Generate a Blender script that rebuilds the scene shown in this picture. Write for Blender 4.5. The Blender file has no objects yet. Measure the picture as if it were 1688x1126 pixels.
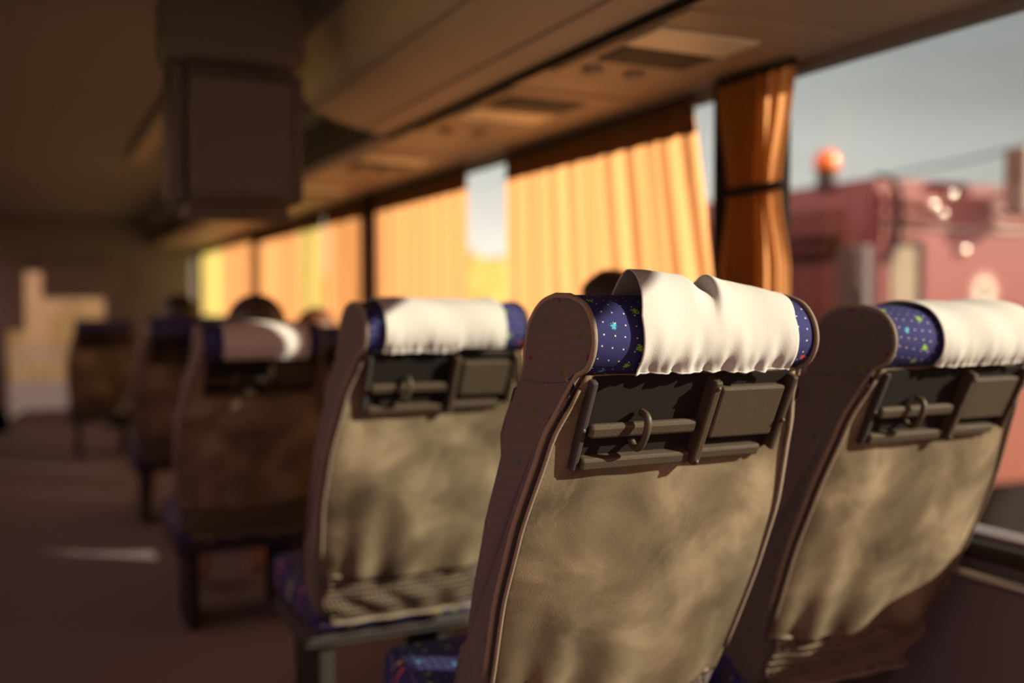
import bpy, bmesh, math, random
from mathutils import Vector, Matrix

C = bpy.context.scene.collection
R = math.radians
random.seed(7)
CAM_Z = 1.15                      # eye height above the bus floor
WALL = 1.78                       # inner face of the window side
PILLARS = [-0.80, 2.30, 5.40, 8.50, 11.60]

# ------------------------------------------------------------------ materials
def new_mat(name):
    m = bpy.data.materials.new(name); m.use_nodes = True
    nt = m.node_tree
    for n in list(nt.nodes): nt.nodes.remove(n)
    out = nt.nodes.new('ShaderNodeOutputMaterial')
    return m, nt, out

def N(nt, t, **kw):
    n = nt.nodes.new(t)
    for k, v in kw.items():
        if k.startswith('i_'):
            n.inputs[k[2:].replace('_', ' ')].default_value = v
        else:
            setattr(n, k, v)
    return n

def c4(c): return (c[0], c[1], c[2], 1.0)

def plain(name, col, rough=0.6, spec=0.4, metal=0.0, noise=0.0, nscale=12.0, bump=0.0, bscale=200.0, coat=0.0, sheen=0.0):
    m, nt, out = new_mat(name)
    p = N(nt, 'ShaderNodeBsdfPrincipled')
    p.inputs['Base Color'].default_value = c4(col)
    p.inputs['Roughness'].default_value = rough
    p.inputs['Specular IOR Level'].default_value = spec
    p.inputs['Metallic'].default_value = metal
    p.inputs['Coat Weight'].default_value = coat
    p.inputs['Sheen Weight'].default_value = sheen
    tc = N(nt, 'ShaderNodeTexCoord')
    if noise > 0:
        nz = N(nt, 'ShaderNodeTexNoise'); nz.inputs['Scale'].default_value = nscale; nz.inputs['Detail'].default_value = 4
        nt.links.new(tc.outputs['Object'], nz.inputs['Vector'])
        mx = N(nt, 'ShaderNodeMix', data_type='RGBA')
        mx.inputs['A'].default_value = c4([v * (1 - noise) for v in col]); mx.inputs['B'].default_value = c4([min(1, v * (1 + noise)) for v in col])
        nt.links.new(nz.outputs['Fac'], mx.inputs['Factor']); nt.links.new(mx.outputs['Result'], p.inputs['Base Color'])
    if bump > 0:
        nb = N(nt, 'ShaderNodeTexNoise'); nb.inputs['Scale'].default_value = bscale; nb.inputs['Detail'].default_value = 3
        nt.links.new(tc.outputs['Object'], nb.inputs['Vector'])
        b = N(nt, 'ShaderNodeBump'); b.inputs['Strength'].default_value = bump; b.inputs['Distance'].default_value = 0.002
        nt.links.new(nb.outputs['Fac'], b.inputs['Height']); nt.links.new(b.outputs['Normal'], p.inputs['Normal'])
    nt.links.new(p.outputs[0], out.inputs[0])
    return m

def velour():
    """worn grey-beige seat back fabric: pale rubbed clouds and scuff lines, fine pile"""
    m, nt, out = new_mat('worn_velour')
    p = N(nt, 'ShaderNodeBsdfPrincipled'); p.inputs['Roughness'].default_value = 0.9; p.inputs['Specular IOR Level'].default_value = 0.15
    p.inputs['Sheen Weight'].default_value = 0.0
    tc = N(nt, 'ShaderNodeTexCoord'); oi = N(nt, 'ShaderNodeObjectInfo')
    ad = N(nt, 'ShaderNodeVectorMath', operation='ADD')
    sc = N(nt, 'ShaderNodeVectorMath', operation='SCALE'); sc.inputs['Scale'].default_value = 1.0
    nt.links.new(oi.outputs['Location'], sc.inputs[0])
    nt.links.new(tc.outputs['Object'], ad.inputs[0]); nt.links.new(sc.outputs[0], ad.inputs[1])
    n1 = N(nt, 'ShaderNodeTexNoise'); n1.inputs['Scale'].default_value = 7.0; n1.inputs['Detail'].default_value = 5; n1.inputs['Distortion'].default_value = 0.45
    nt.links.new(ad.outputs[0], n1.inputs['Vector'])
    r1 = N(nt, 'ShaderNodeValToRGB'); e = r1.color_ramp.elements
    e[0].position = 0.33; e[0].color = (0.070, 0.053, 0.033, 1)
    e[1].position = 0.68; e[1].color = (0.238, 0.188, 0.120, 1)
    x = e.new(0.52); x.color = (0.138, 0.107, 0.068, 1)
    nt.links.new(n1.outputs['Fac'], r1.inputs[0])
    n2 = N(nt, 'ShaderNodeTexNoise'); n2.inputs['Scale'].default_value = 5.0; n2.inputs['Detail'].default_value = 3; n2.inputs['Distortion'].default_value = 2.0
    nt.links.new(ad.outputs[0], n2.inputs['Vector'])
    ab = N(nt, 'ShaderNodeMath', operation='SUBTRACT'); ab.inputs[1].default_value = 0.55
    nt.links.new(n2.outputs['Fac'], ab.inputs[0])
    ab2 = N(nt, 'ShaderNodeMath', operation='ABSOLUTE'); nt.links.new(ab.outputs[0], ab2.inputs[0])
    r2 = N(nt, 'ShaderNodeValToRGB'); r2.color_ramp.elements[0].color = (0.13, 0.13, 0.13, 1); r2.color_ramp.elements[1].color = (0, 0, 0, 1)
    r2.color_ramp.elements[1].position = 0.012
    nt.links.new(ab2.outputs[0], r2.inputs[0])
    mx = N(nt, 'ShaderNodeMix', data_type='RGBA'); mx.inputs['B'].default_value = (0.26, 0.21, 0.135, 1)
    nt.links.new(r2.outputs[0], mx.inputs['Factor']); nt.links.new(r1.outputs[0], mx.inputs['A'])
    nt.links.new(mx.outputs['Result'], p.inputs['Base Color'])
    nb = N(nt, 'ShaderNodeTexNoise'); nb.inputs['Scale'].default_value = 800; nb.inputs['Detail'].default_value = 2
    nt.links.new(tc.outputs['Object'], nb.inputs['Vector'])
    b = N(nt, 'ShaderNodeBump'); b.inputs['Strength'].default_value = 0.8; b.inputs['Distance'].default_value = 0.0012
    nt.links.new(nb.outputs['Fac'], b.inputs['Height']); nt.links.new(b.outputs['Normal'], p.inputs['Normal'])
    nt.links.new(p.outputs[0], out.inputs[0])
    return m

def blue_moquette(name, dark, light, motif):
    """navy seat cloth: lattice of small pale dots, scattered green, cyan and red sprigs, woven ribs"""
    m, nt, out = new_mat(name)
    p = N(nt, 'ShaderNodeBsdfPrincipled'); p.inputs['Roughness'].default_value = 0.85; p.inputs['Specular IOR Level'].default_value = 0.2
    uv = N(nt, 'ShaderNodeUVMap')
    def vor(scale, rnd):
        v = N(nt, 'ShaderNodeTexVoronoi', voronoi_dimensions='2D'); v.inputs['Scale'].default_value = scale; v.inputs['Randomness'].default_value = rnd
        nt.links.new(uv.outputs[0], v.inputs['Vector']); return v
    mp = N(nt, 'ShaderNodeMapping'); mp.inputs['Rotation'].default_value = (0, 0, R(8))
    nt.links.new(uv.outputs[0], mp.inputs['Vector'])
    d = vor(58, 0.12); nt.links.new(mp.outputs[0], d.inputs['Vector'])
    dm = N(nt, 'ShaderNodeMath', operation='LESS_THAN'); dm.inputs[1].default_value = 0.066
    nt.links.new(d.outputs['Distance'], dm.inputs[0])
    f = vor(19, 1.0)
    nz = N(nt, 'ShaderNodeTexNoise'); nz.inputs['Scale'].default_value = 330; nz.inputs['Detail'].default_value = 1
    nt.links.new(uv.outputs[0], nz.inputs['Vector'])
    s1 = N(nt, 'ShaderNodeMath', operation='MULTIPLY_ADD'); s1.inputs[1].default_value = 0.26
    nt.links.new(nz.outputs['Fac'], s1.inputs[0]); nt.links.new(f.outputs['Distance'], s1.inputs[2])
    fm = N(nt, 'ShaderNodeMath', operation='LESS_THAN'); fm.inputs[1].default_value = 0.215
    nt.links.new(s1.outputs[0], fm.inputs[0])
    sep = N(nt, 'ShaderNodeSeparateColor'); nt.links.new(f.outputs['Color'], sep.inputs[0])
    rp = N(nt, 'ShaderNodeValToRGB'); rp.color_ramp.interpolation = 'CONSTANT'
    cols = [(0.0, (0.22, 0.42, 0.02)), (0.38, (0.05, 0.32, 0.42)), (0.62, (0.42, 0.50, 0.04)), (0.80, (0.45, 0.07, 0.06)), (0.9, (0.60, 0.42, 0.12))]
    e = rp.color_ramp.elements
    e[0].color = c4([v*motif for v in cols[0][1]]); e[1].position = cols[1][0]; e[1].color = c4([v*motif for v in cols[1][1]])
    for pos, c in cols[2:]:
        q = e.new(pos); q.color = c4([v*motif for v in c])
    nt.links.new(sep.outputs[0], rp.inputs[0])
    wv = N(nt, 'ShaderNodeTexNoise'); wv.inputs['Scale'].default_value = 700; wv.inputs['Detail'].default_value = 2
    nt.links.new(uv.outputs[0], wv.inputs['Vector'])
    bs = N(nt, 'ShaderNodeMix', data_type='RGBA'); bs.inputs['A'].default_value = c4(dark); bs.inputs['B'].default_value = c4(light)
    nt.links.new(wv.outputs['Fac'], bs.inputs['Factor'])
    m1 = N(nt, 'ShaderNodeMix', data_type='RGBA'); m1.inputs['B'].default_value = (0.62*motif, 0.50*motif, 0.42*motif, 1)
    nt.links.new(dm.outputs[0], m1.inputs['Factor']); nt.links.new(bs.outputs['Result'], m1.inputs['A'])
    m2 = N(nt, 'ShaderNodeMix', data_type='RGBA')
    nt.links.new(fm.outputs[0], m2.inputs['Factor']); nt.links.new(m1.outputs['Result'], m2.inputs['A']); nt.links.new(rp.outputs[0], m2.inputs['B'])
    nt.links.new(m2.outputs['Result'], p.inputs['Base Color'])
    b = N(nt, 'ShaderNodeBump'); b.inputs['Strength'].default_value = 0.5; b.inputs['Distance'].default_value = 0.0012
    nt.links.new(wv.outputs['Fac'], b.inputs['Height']); nt.links.new(b.outputs['Normal'], p.inputs['Normal'])
    nt.links.new(p.outputs[0], out.inputs[0])
    return m

def linen(name, col, trans=0.2):
    m, nt, out = new_mat(name)
    df = N(nt, 'ShaderNodeBsdfDiffuse'); df.inputs['Color'].default_value = c4(col)
    tr = N(nt, 'ShaderNodeBsdfTranslucent'); tr.inputs['Color'].default_value = c4(col)
    mx = N(nt, 'ShaderNodeMixShader'); mx.inputs[0].default_value = trans
    tc = N(nt, 'ShaderNodeTexCoord')
    nb = N(nt, 'ShaderNodeTexNoise'); nb.inputs['Scale'].default_value = 500; nb.inputs['Detail'].default_value = 2
    nt.links.new(tc.outputs['Object'], nb.inputs['Vector'])
    b = N(nt, 'ShaderNodeBump'); b.inputs['Strength'].default_value = 0.35; b.inputs['Distance'].default_value = 0.001
    nt.links.new(nb.outputs['Fac'], b.inputs['Height']); nt.links.new(b.outputs['Normal'], df.inputs['Normal'])
    nt.links.new(df.outputs[0], mx.inputs[1]); nt.links.new(tr.outputs[0], mx.inputs[2]); nt.links.new(mx.outputs[0], out.inputs[0])
    return m

def curtain_mat(name, diff, trn, var=0.18):
    m, nt, out = new_mat(name)
    tc = N(nt, 'ShaderNodeTexCoord'); mp = N(nt, 'ShaderNodeMapping'); mp.inputs['Scale'].default_value = (6, 14, 0.35)
    nt.links.new(tc.outputs['Object'], mp.inputs['Vector'])
    nz = N(nt, 'ShaderNodeTexNoise'); nz.inputs['Scale'].default_value = 1.0; nz.inputs['Detail'].default_value = 2
    nt.links.new(mp.outputs[0], nz.inputs['Vector'])
    def mixc(c):
        mx = N(nt, 'ShaderNodeMix', data_type='RGBA')
        mx.inputs['A'].default_value = c4([v * (1 - var) for v in c]); mx.inputs['B'].default_value = c4([min(1, v * (1 + var)) for v in c])
        nt.links.new(nz.outputs['Fac'], mx.inputs['Factor']); return mx
    df = N(nt, 'ShaderNodeBsdfDiffuse'); tr = N(nt, 'ShaderNodeBsdfTranslucent')
    nt.links.new(mixc(diff).outputs['Result'], df.inputs['Color']); nt.links.new(mixc(trn).outputs['Result'], tr.inputs['Color'])
    ad = N(nt, 'ShaderNodeAddShader')
    nt.links.new(df.outputs[0], ad.inputs[0]); nt.links.new(tr.outputs[0], ad.inputs[1]); nt.links.new(ad.outputs[0], out.inputs[0])
    return m

def glass_mat(name, tint=(0.93, 0.95, 0.94), gloss=0.06):
    m, nt, out = new_mat(name)
    t = N(nt, 'ShaderNodeBsdfTransparent'); t.inputs['Color'].default_value = c4(tint)
    g = N(nt, 'ShaderNodeBsdfGlossy'); g.inputs['Roughness'].default_value = 0.02
    lw = N(nt, 'ShaderNodeLayerWeight'); lw.inputs['Blend'].default_value = 0.5
    pw = N(nt, 'ShaderNodeMath', operation='POWER'); pw.inputs[1].default_value = 5.0
    fr = N(nt, 'ShaderNodeMath', operation='MULTIPLY_ADD'); fr.inputs[1].default_value = 0.9; fr.inputs[2].default_value = 0.03
    nt.links.new(lw.outputs['Facing'], pw.inputs[0]); nt.links.new(pw.outputs[0], fr.inputs[0])
    mx = N(nt, 'ShaderNodeMixShader')
    nt.links.new(fr.outputs[0], mx.inputs[0]); nt.links.new(t.outputs[0], mx.inputs[1]); nt.links.new(g.outputs[0], mx.inputs[2])
    nt.links.new(mx.outputs[0], out.inputs[0])
    return m

M = {}
M['velour'] = velour()
M['blue'] = blue_moquette('blue_moquette', (0.008, 0.009, 0.045), (0.030, 0.031, 0.145), 1.0)
M['side'] = blue_moquette('dark_side_cloth', (0.070, 0.058, 0.058), (0.098, 0.080, 0.080), 0.22)  # blue cloth on the shaded sides: shade and muted sprigs put into the colour
M['linen'] = linen('off_white_linen', (0.52, 0.51, 0.49))
M['piping'] = plain('beige_piping', (0.17, 0.135, 0.10), 0.75, 0.3, bump=0.4, bscale=500)
M['plastic'] = plain('dark_brown_plastic', (0.050, 0.037, 0.025), 0.5, 0.3, noise=0.15, nscale=60, bump=0.25, bscale=300)
M['blackplastic'] = plain('black_plastic', (0.036, 0.031, 0.031), 0.7, 0.2)
M['mattblack'] = plain('matt_black', (0.013, 0.011, 0.010), 0.95, 0.08)  # recess shade put into the back plate's near-black colour
M['steel'] = plain('steel', (0.35, 0.33, 0.30), 0.35, 0.5, metal=0.9)
M['frame'] = plain('painted_steel', (0.022, 0.019, 0.017), 0.8, 0.1)
M['net'] = plain('net_cord', (0.16, 0.125, 0.085), 0.8, 0.2)
M['roof'] = plain('headliner', (0.21, 0.19, 0.20), 0.9, 0.2, bump=0.3, bscale=150)
M['bin'] = plain('bin_grey', (0.40, 0.32, 0.26), 0.55, 0.35, noise=0.08, nscale=6)
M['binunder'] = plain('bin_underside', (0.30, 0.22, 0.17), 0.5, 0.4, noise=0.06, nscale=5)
M['panel'] = plain('service_panel', (0.72, 0.62, 0.48), 0.4, 0.5)
M['grille'] = plain('speaker_grille', (0.045, 0.038, 0.036), 0.7, 0.3, bump=0.8, bscale=240)
M['wall'] = plain('wall_trim', (0.14, 0.12, 0.125), 0.8, 0.3, bump=0.3, bscale=200)
M['carpet'] = plain('floor_carpet', (0.13, 0.115, 0.12), 0.95, 0.1, noise=0.4, nscale=90, bump=0.5, bscale=300)
M['curtain'] = curtain_mat('orange_curtain', (0.11, 0.055, 0.016), (0.60, 0.285, 0.120))
M['curtain_band'] = curtain_mat('curtain_header', (0.08, 0.046, 0.02), (0.11, 0.058, 0.022))  # gathered header; the lack of sun behind it is put into the colour
M['yellow'] = curtain_mat('yellow_curtain', (0.14, 0.10, 0.025), (0.58, 0.46, 0.16))
M['monitor'] = plain('monitor_plastic', (0.085, 0.072, 0.072), 0.7, 0.2)
M['glass'] = glass_mat('window_glass')
M['rubber'] = plain('window_rubber', (0.02, 0.017, 0.015), 1.0, 0.0)

# ------------------------------------------------------------------ mesh helpers
def link(name, me, mat, parent=None, smooth=True):
    o = bpy.data.objects.new(name, me); C.objects.link(o)
    if mat is not None:
        for mm in (mat if isinstance(mat, (list, tuple)) else [mat]): me.materials.append(mm)
    if smooth:
        for p in me.polygons: p.use_smooth = True
    if parent: o.parent = parent
    return o

def build(name, bm, mat, parent=None, smooth=False, bevel=0.0, seg=2, angle=True):
    bmesh.ops.recalc_face_normals(bm, faces=bm.faces)
    me = bpy.data.meshes.new(name); bm.to_mesh(me); bm.free()
    o = link(name, me, mat, parent, smooth)
    if bevel > 0:
        b = o.modifiers.new('bevel', 'BEVEL'); b.width = bevel; b.segments = seg; b.limit_method = 'ANGLE'; b.angle_limit = R(35)
    return o

def box(bm, x0, x1, y0, y1, z0, z1, xf=None):
    vs = [Vector((x, y, z)) for x in (x0, x1) for y in (y0, y1) for z in (z0, z1)]
    if xf: vs = [xf(v) for v in vs]
    v = [bm.verts.new(p) for p in vs]
    for f in ((0,1,3,2),(4,6,7,5),(0,4,5,1),(2,3,7,6),(0,2,6,4),(1,5,7,3)): bm.faces.new([v[i] for i in f])

def tube(bm, pts, r, n=8, closed=False, caps=True):
    pts = [Vector(p) for p in pts]
    rings = []; L = len(pts)
    up = Vector((0.31, 0.17, 0.93)).normalized()
    for i, p in enumerate(pts):
        a = pts[(i - 1) % L] if (closed or i > 0) else p
        b = pts[(i + 1) % L] if (closed or i < L - 1) else p
        t = (b - a).normalized()
        if i == 0: nrm = t.cross(up).normalized()
        else:
            nrm = (nrm - t * nrm.dot(t)).normalized()
        bn = t.cross(nrm)
        rr = r[i] if isinstance(r, (list, tuple)) else r
        rings.append([bm.verts.new(p + (nrm * math.cos(2*math.pi*k/n) + bn * math.sin(2*math.pi*k/n)) * rr) for k in range(n)])
    for i in range(L if closed else L - 1):
        A = rings[i]; B = rings[(i + 1) % L]
        for k in range(n): bm.faces.new((A[k], A[(k+1) % n], B[(k+1) % n], B[k]))
    if not closed and caps:
        bm.faces.new(rings[0][::-1]); bm.faces.new(rings[-1])

def lathe(bm, prof, cx=0, cy=0, cz=0, n=24):
    rings = []
    for r, z in prof:
        rings.append([bm.verts.new((cx + r*math.cos(2*math.pi*k/n), cy + r*math.sin(2*math.pi*k/n), cz + z)) for k in range(n)])
    for A, B in zip(rings, rings[1:]):
        for k in range(n): bm.faces.new((A[k], A[(k+1) % n], B[(k+1) % n], B[k]))
    bm.faces.new(rings[0][::-1]); bm.faces.new(rings[-1])

def ellipsoid(bm, c, rx, ry, rz, nu=20, nv=12, f=None):
    grid = []
    for j in range(nv + 1):
        th = math.pi * j / nv; row = []
        for i in range(nu):
            ph = 2*math.pi*i/nu
            d = Vector((math.sin(th)*math.cos(ph), math.sin(th)*math.sin(ph), math.cos(th)))
            k = f(d) if f else 1.0
            row.append(bm.verts.new((c[0] + d.x*rx*k, c[1] + d.y*ry*k, c[2] + d.z*rz*k)))
            if j in (0, nv): break
        grid.append(row)
    for j in range(nv):
        A, B = grid[j], grid[j+1]
        for i in range(nu):
            i2 = (i+1) % nu
            if len(A) == 1: bm.faces.new((A[0], B[i], B[i2]))
            elif len(B) == 1: bm.faces.new((A[i], B[0], A[i2]))
            else: bm.faces.new((A[i], B[i], B[i2], A[i2]))

def grid_mesh(name, fn, nu, nv, mat, parent=None, thick=0.0, uvs=None):
    """sheet of (nu+1)x(nv+1) points fn(s,t); s,t in 0..1; uvs(s,t) in metres"""
    bm = bmesh.new(); uvl = bm.loops.layers.uv.new('UVMap')
    g = [[bm.verts.new(fn(i/nu, j/nv)) for i in range(nu+1)] for j in range(nv+1)]
    for j in range(nv):
        for i in range(nu):
            f = bm.faces.new((g[j][i], g[j][i+1], g[j+1][i+1], g[j+1][i]))
            for lp, (a, b) in zip(f.loops, ((i, j), (i+1, j), (i+1, j+1), (i, j+1))):
                lp[uvl].uv = uvs(a/nu, b/nv) if uvs else (a/nu, b/nv)
    me = bpy.data.meshes.new(name); bm.to_mesh(me); bm.free()
    o = link(name, me, mat, parent, True)
    if thick > 0:
        s = o.modifiers.new('thickness', 'SOLIDIFY'); s.thickness = thick; s.offset = 0
    return o

def empty(name, loc, rz=0.0):
    o = bpy.data.objects.new(name, None); C.objects.link(o); o.location = loc; o.rotation_euler = (0, 0, rz); o.empty_display_size = 0.1
    return o

def tag(o, label, cat, group=None):
    o['label'] = label; o['category'] = cat
    if group: o['group'] = group
    return o

def structure(o, label=None, cat=None):
    o['kind'] = 'structure'
    if label: o['label'] = label
    if cat: o['category'] = cat
    return o

def lerp_tab(tab, x):
    if x <= tab[0][0]: return tab[0][1]
    for (a, fa), (b, fb) in zip(tab, tab[1:]):
        if x <= b:
            t = (x - a) / (b - a); t = t*t*(3-2*t)*0.35 + t*0.65
            return fa + (fb - fa) * t
    return tab[-1][1]

def catmull(pts, k=6):
    out = []; n = len(pts)
    for i in range(n - 1):
        p0 = pts[max(i-1, 0)]; p1 = pts[i]; p2 = pts[i+1]; p3 = pts[min(i+2, n-1)]
        for j in range(k):
            t = j / k
            out.append(tuple(0.5*((2*p1[d]) + (-p0[d]+p2[d])*t + (2*p0[d]-5*p1[d]+4*p2[d]-p3[d])*t*t + (-p0[d]+3*p1[d]-3*p2[d]+p3[d])*t**3) for d in range(len(p1))))
    out.append(tuple(pts[-1])); return out

# ------------------------------------------------------------------ seat
# side profile of the back, (y forward, z below the top), from the drawing of the seat's side
TOPZ = 1.165
REAR = [(0.041, -0.108), (0.018, -0.098), (0.004, -0.080), (0.0, -0.058), (0.008, -0.033), (0.030, -0.012), (0.068, -0.001)]
FRONT = [(0.110, 0.0), (0.150, -0.010), (0.182, -0.034), (0.198, -0.070), (0.203, -0.125)]
BACK_REAR = [(0.041, -0.108), (0.076, -0.171), (0.110, -0.255), (0.147, -0.348), (0.188, -0.440), (0.240, -0.560), (0.285, -0.660), (0.330, -0.770)]
BACK_FRONT = [(0.430, -0.730), (0.345, -0.600), (0.285, -0.480), (0.235, -0.340), (0.207, -0.210), (0.203, -0.125)]
HALF = [(-0.77, 0.215), (-0.62, 0.235), (-0.45, 0.246), (-0.34, 0.243), (-0.20, 0.222), (-0.14, 0.203), (-0.10, 0.192), (0.0, 0.190)]
back_rear_c = catmull(BACK_REAR, 5)
def half(z): return lerp_tab(HALF, z)
def rear_y(z):
    for (y0, z0), (y1, z1) in zip(back_rear_c, back_rear_c[1:]):
        if z1 <= z <= z0:
            return y0 + (y1 - y0) * (z0 - z) / (z0 - z1)
    return back_rear_c[0][0] if z > -0.2 else back_rear_c[-1][0]

def side_extrude(name, prof, mat, parent, rnd=0.010):
    """closed side profile swept across the seat's width, its ends rounded over, UV in metres"""
    bm = bmesh.new(); uvl = bm.loops.layers.uv.new('UVMap')
    n = len(prof)
    cy = sum(p[0] for p in prof)/n; cz = sum(p[1] for p in prof)/n
    arc = [0.0]
    for a, b in zip(prof, prof[1:]): arc.append(arc[-1] + math.hypot(b[0]-a[0], b[1]-a[1]))
    st = [(-1, 1.0), (-1, 0.35), (-1, 0.0), (-0.6, 0), (-0.2, 0), (0.2, 0), (0.6, 0), (1, 0.0), (1, 0.35), (1, 1.0)]
    xoff = [0, 0.0, rnd*0.9, 0, 0, 0, 0, rnd*0.9, 0.0, 0]
    rings = []
    for (s, inset), xo in zip(st, xoff):
        ring = []
        for i, (y, z) in enumerate(prof):
            a = prof[i-1]; b = prof[(i+1) % n]
            t = Vector((b[0]-a[0], b[1]-a[1])); t = t.normalized() if t.length > 0 else Vector((1, 0))
            nrm = Vector((t.y, -t.x))
            if nrm.dot(Vector((cy - y, cz - z))) < 0 and abs(nrm.dot(Vector((cy - y, cz - z)))) > 0.02: nrm = -nrm
            ins = rnd * inset * 0.8
            yy = y + nrm.x*ins; zz = z + nrm.y*ins
            ring.append(bm.verts.new((s*(half(z) - xo), yy, TOPZ + zz)))
        rings.append(ring)
    for k in range(len(rings)-1):
        A, B = rings[k], rings[k+1]
        for i in range(n):
            j = (i+1) % n
            f = bm.faces.new((A[i], A[j], B[j], B[i])); f.smooth = True
            a0 = arc[i]; a1 = arc[j] if j else arc[-1] + 0.02
            for lp, (vv, aa) in zip(f.loops, ((A[i], a0), (A[j], a1), (B[j], a1), (B[i], a0))): lp[uvl].uv = (vv.co.x + 0.5, aa)
    for ring in (rings[0], rings[-1]):
        f = bm.faces.new(ring); f.smooth = False
        for lp in f.loops: lp[uvl].uv = (lp.vert.co.y + 1.3, lp.vert.co.z)
    bmesh.ops.recalc_face_normals(bm, faces=bm.faces)
    bm.faces.ensure_lookup_table()
    me = bpy.data.meshes.new(name); bm.to_mesh(me); bm.free()
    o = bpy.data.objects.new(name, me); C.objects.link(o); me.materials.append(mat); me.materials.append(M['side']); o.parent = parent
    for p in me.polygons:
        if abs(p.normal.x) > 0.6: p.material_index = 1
    return o

SIN_A, COS_A = 0.424, 0.906       # slope of the back where the holder is fixed
def hold(v):                       # holder frame: (u across, v down, n out of the back) -> seat coordinates
    u, vv, n = v
    return Vector((u, 0.045 + vv*SIN_A - n*COS_A, TOPZ - 0.116 - vv*COS_A - n*SIN_A))

def make_seat():
    root = empty('coach_seat', (0, 0, 0))
    side_extrude('headrest', catmull(REAR + FRONT, 4) + [(0.190, -0.128), (0.12, -0.128), (0.06, -0.122)], M['blue'], root, 0.012)
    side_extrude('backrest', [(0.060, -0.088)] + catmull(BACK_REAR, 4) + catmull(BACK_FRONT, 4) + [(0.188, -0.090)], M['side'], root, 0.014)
    # grey fabric panel of the back, bulging, gathered towards its hem
    def panel(s, t):
        z = -0.106 - t*0.545
        hw = half(z) - 0.012
        x = (2*s - 1) * hw
        e = 1 - abs(2*s - 1)**3.2
        bul = 0.005 + 0.030*e*min(1, max(0, (t-0.26)*3.2))
        ple = (0.0016 + 0.011*max(0, (t-0.55)/0.45)**1.6) * math.sin(26*s + 2.2*math.sin(5*s) + 1.1*t) * e
        return Vector((x, rear_y(z) - bul*0.9 - ple, TOPZ + z - bul*0.4))
    grid_mesh('back_panel', panel, 60, 50, M['velour'], root, 0.006)
    # piping along both edges of the headrest and back, second line at the panel's edge
    for sgn in (-1, 1):
        path = [(y, z) for y, z in (catmull(FRONT[::-1], 4) + catmull(REAR[::-1], 4) + catmull(BACK_REAR, 4)[1:])]
        path = [p for p in path if p[1] > -0.60]
        bm = bmesh.new(); tube(bm, [(sgn*(half(z) - 0.002), y - 0.001, TOPZ + z) for y, z in path], 0.0042, 8)
        build('edge_piping', bm, M['piping'], root, True)
        bm = bmesh.new()
        tube(bm, [(sgn*(half(z) - 0.012), rear_y(z) - 0.010, TOPZ + z - 0.003) for z in [-0.125 - 0.02*i for i in range(25)]], 0.0034, 8)
        build('panel_piping', bm, M['piping'], root, True)
    # stretch net under the panel
    def netf(s, t):
        z = -0.650 - t*0.130
        hw = half(z) - 0.025
        e = 1 - abs(2*s-1)**2
        return Vector(((2*s-1)*hw + 0.012*math.sin(9*t + 4*s), rear_y(max(z, -0.765)) - 0.016 - 0.022*e*math.sin(math.pi*min(1, t*1.1)) - 0.004*math.sin(24*s - 9*t), TOPZ + z))
    net = grid_mesh('net_pocket', netf, 34, 9, M['net'], root)
    w = net.modifiers.new('cords', 'WIREFRAME'); w.thickness = 0.0055; w.use_even_offset = False
    bm = bmesh.new(); tube(bm, [netf(i/16, 1.0) for i in range(17)], 0.005, 8); tube(bm, [netf(i/16, 0.0) for i in range(17)], 0.0045, 8)
    build('net_hem', bm, M['piping'], net, True)
    # holder unit: bottle bar with hook on the left bay, flap on the right bay
    hx = lambda v: hold(v)
    bm = bmesh.new(); box(bm, -0.170, 0.170, -0.010, 0.124, -0.004, 0.010, hx)
    holder = build('holder_unit', bm, M['mattblack'], root, bevel=0.002)
    def hpart(name, boxes, mat=M['plastic'], bev=0.003, par=holder):
        b_ = bmesh.new()
        for bb in boxes: box(b_, *bb, hx)
        return build(name, b_, mat, par, bevel=bev)
    hpart('side_strut', [(-0.176, -0.166, -0.006, 0.138, -0.004, 0.019)], M['blackplastic'])
    hpart('centre_strut', [(0.020, 0.033, -0.006, 0.136, -0.004, 0.032)])
    hpart('side_strut', [(0.166, 0.176, -0.006, 0.122, -0.004, 0.026)])
    hpart('bar', [(-0.164, 0.014, 0.060, 0.081, 0.013, 0.026)], bev=0.005)
    hpart('lower_ledge', [(-0.164, 0.020, 0.116, 0.135, -0.004, 0.024)], bev=0.004)
    hpart('lower_ledge', [(0.033, 0.150, 0.114, 0.132, -0.004, 0.022)], bev=0.004)
    hpart('flap', [(0.044, 0.160, 0.010, 0.096, 0.008, 0.022)], bev=0.004)
    bm = bmesh.new()
    hk = catmull([(-0.086, 0.092, 0.012), (-0.086, 0.098, 0.026), (-0.085, 0.090, 0.037), (-0.084, 0.070, 0.041), (-0.083, 0.052, 0.038), (-0.083, 0.044, 0.030), (-0.083, 0.046, 0.016)], 5)
    tube(bm, [hold(p) for p in hk], 0.0055, 10); build('hook', bm, M['plastic'], holder, True)
    for u, v, n in ((0.0265, 0.004, 0.032), (0.0265, 0.128, 0.032), (-0.172, 0.070, 0.018), (0.171, 0.068, 0.026)):
        bm = bmesh.new(); ellipsoid(bm, hold((u, v, n)), 0.004, 0.004, 0.004, 10, 6); build('rivet', bm, M['plastic'], holder, True)
    # cushion, base, arm rest
    bm = bmesh.new(); uvl = bm.loops.layers.uv.new('UVMap'); box(bm, -0.222, 0.222, 0.36, 0.80, 0.345, 0.455)
    bmesh.ops.bevel(bm, geom=list(bm.edges), offset=0.035, segments=4, affect='EDGES', profile=0.6)
    for f in bm.faces:
        for lp in f.loops: lp[uvl].uv = (lp.vert.co.x, lp.vert.co.y + lp.vert.co.z*0.7)
    build('seat_cushion', bm, M['blue'], root, True)
    bm = bmesh.new(); box(bm, -0.225, 0.225, 0.40, 0.76, 0.300, 0.345); box(bm, -0.225, 0.225, 0.38, 0.41, 0.32, 0.42)
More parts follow.
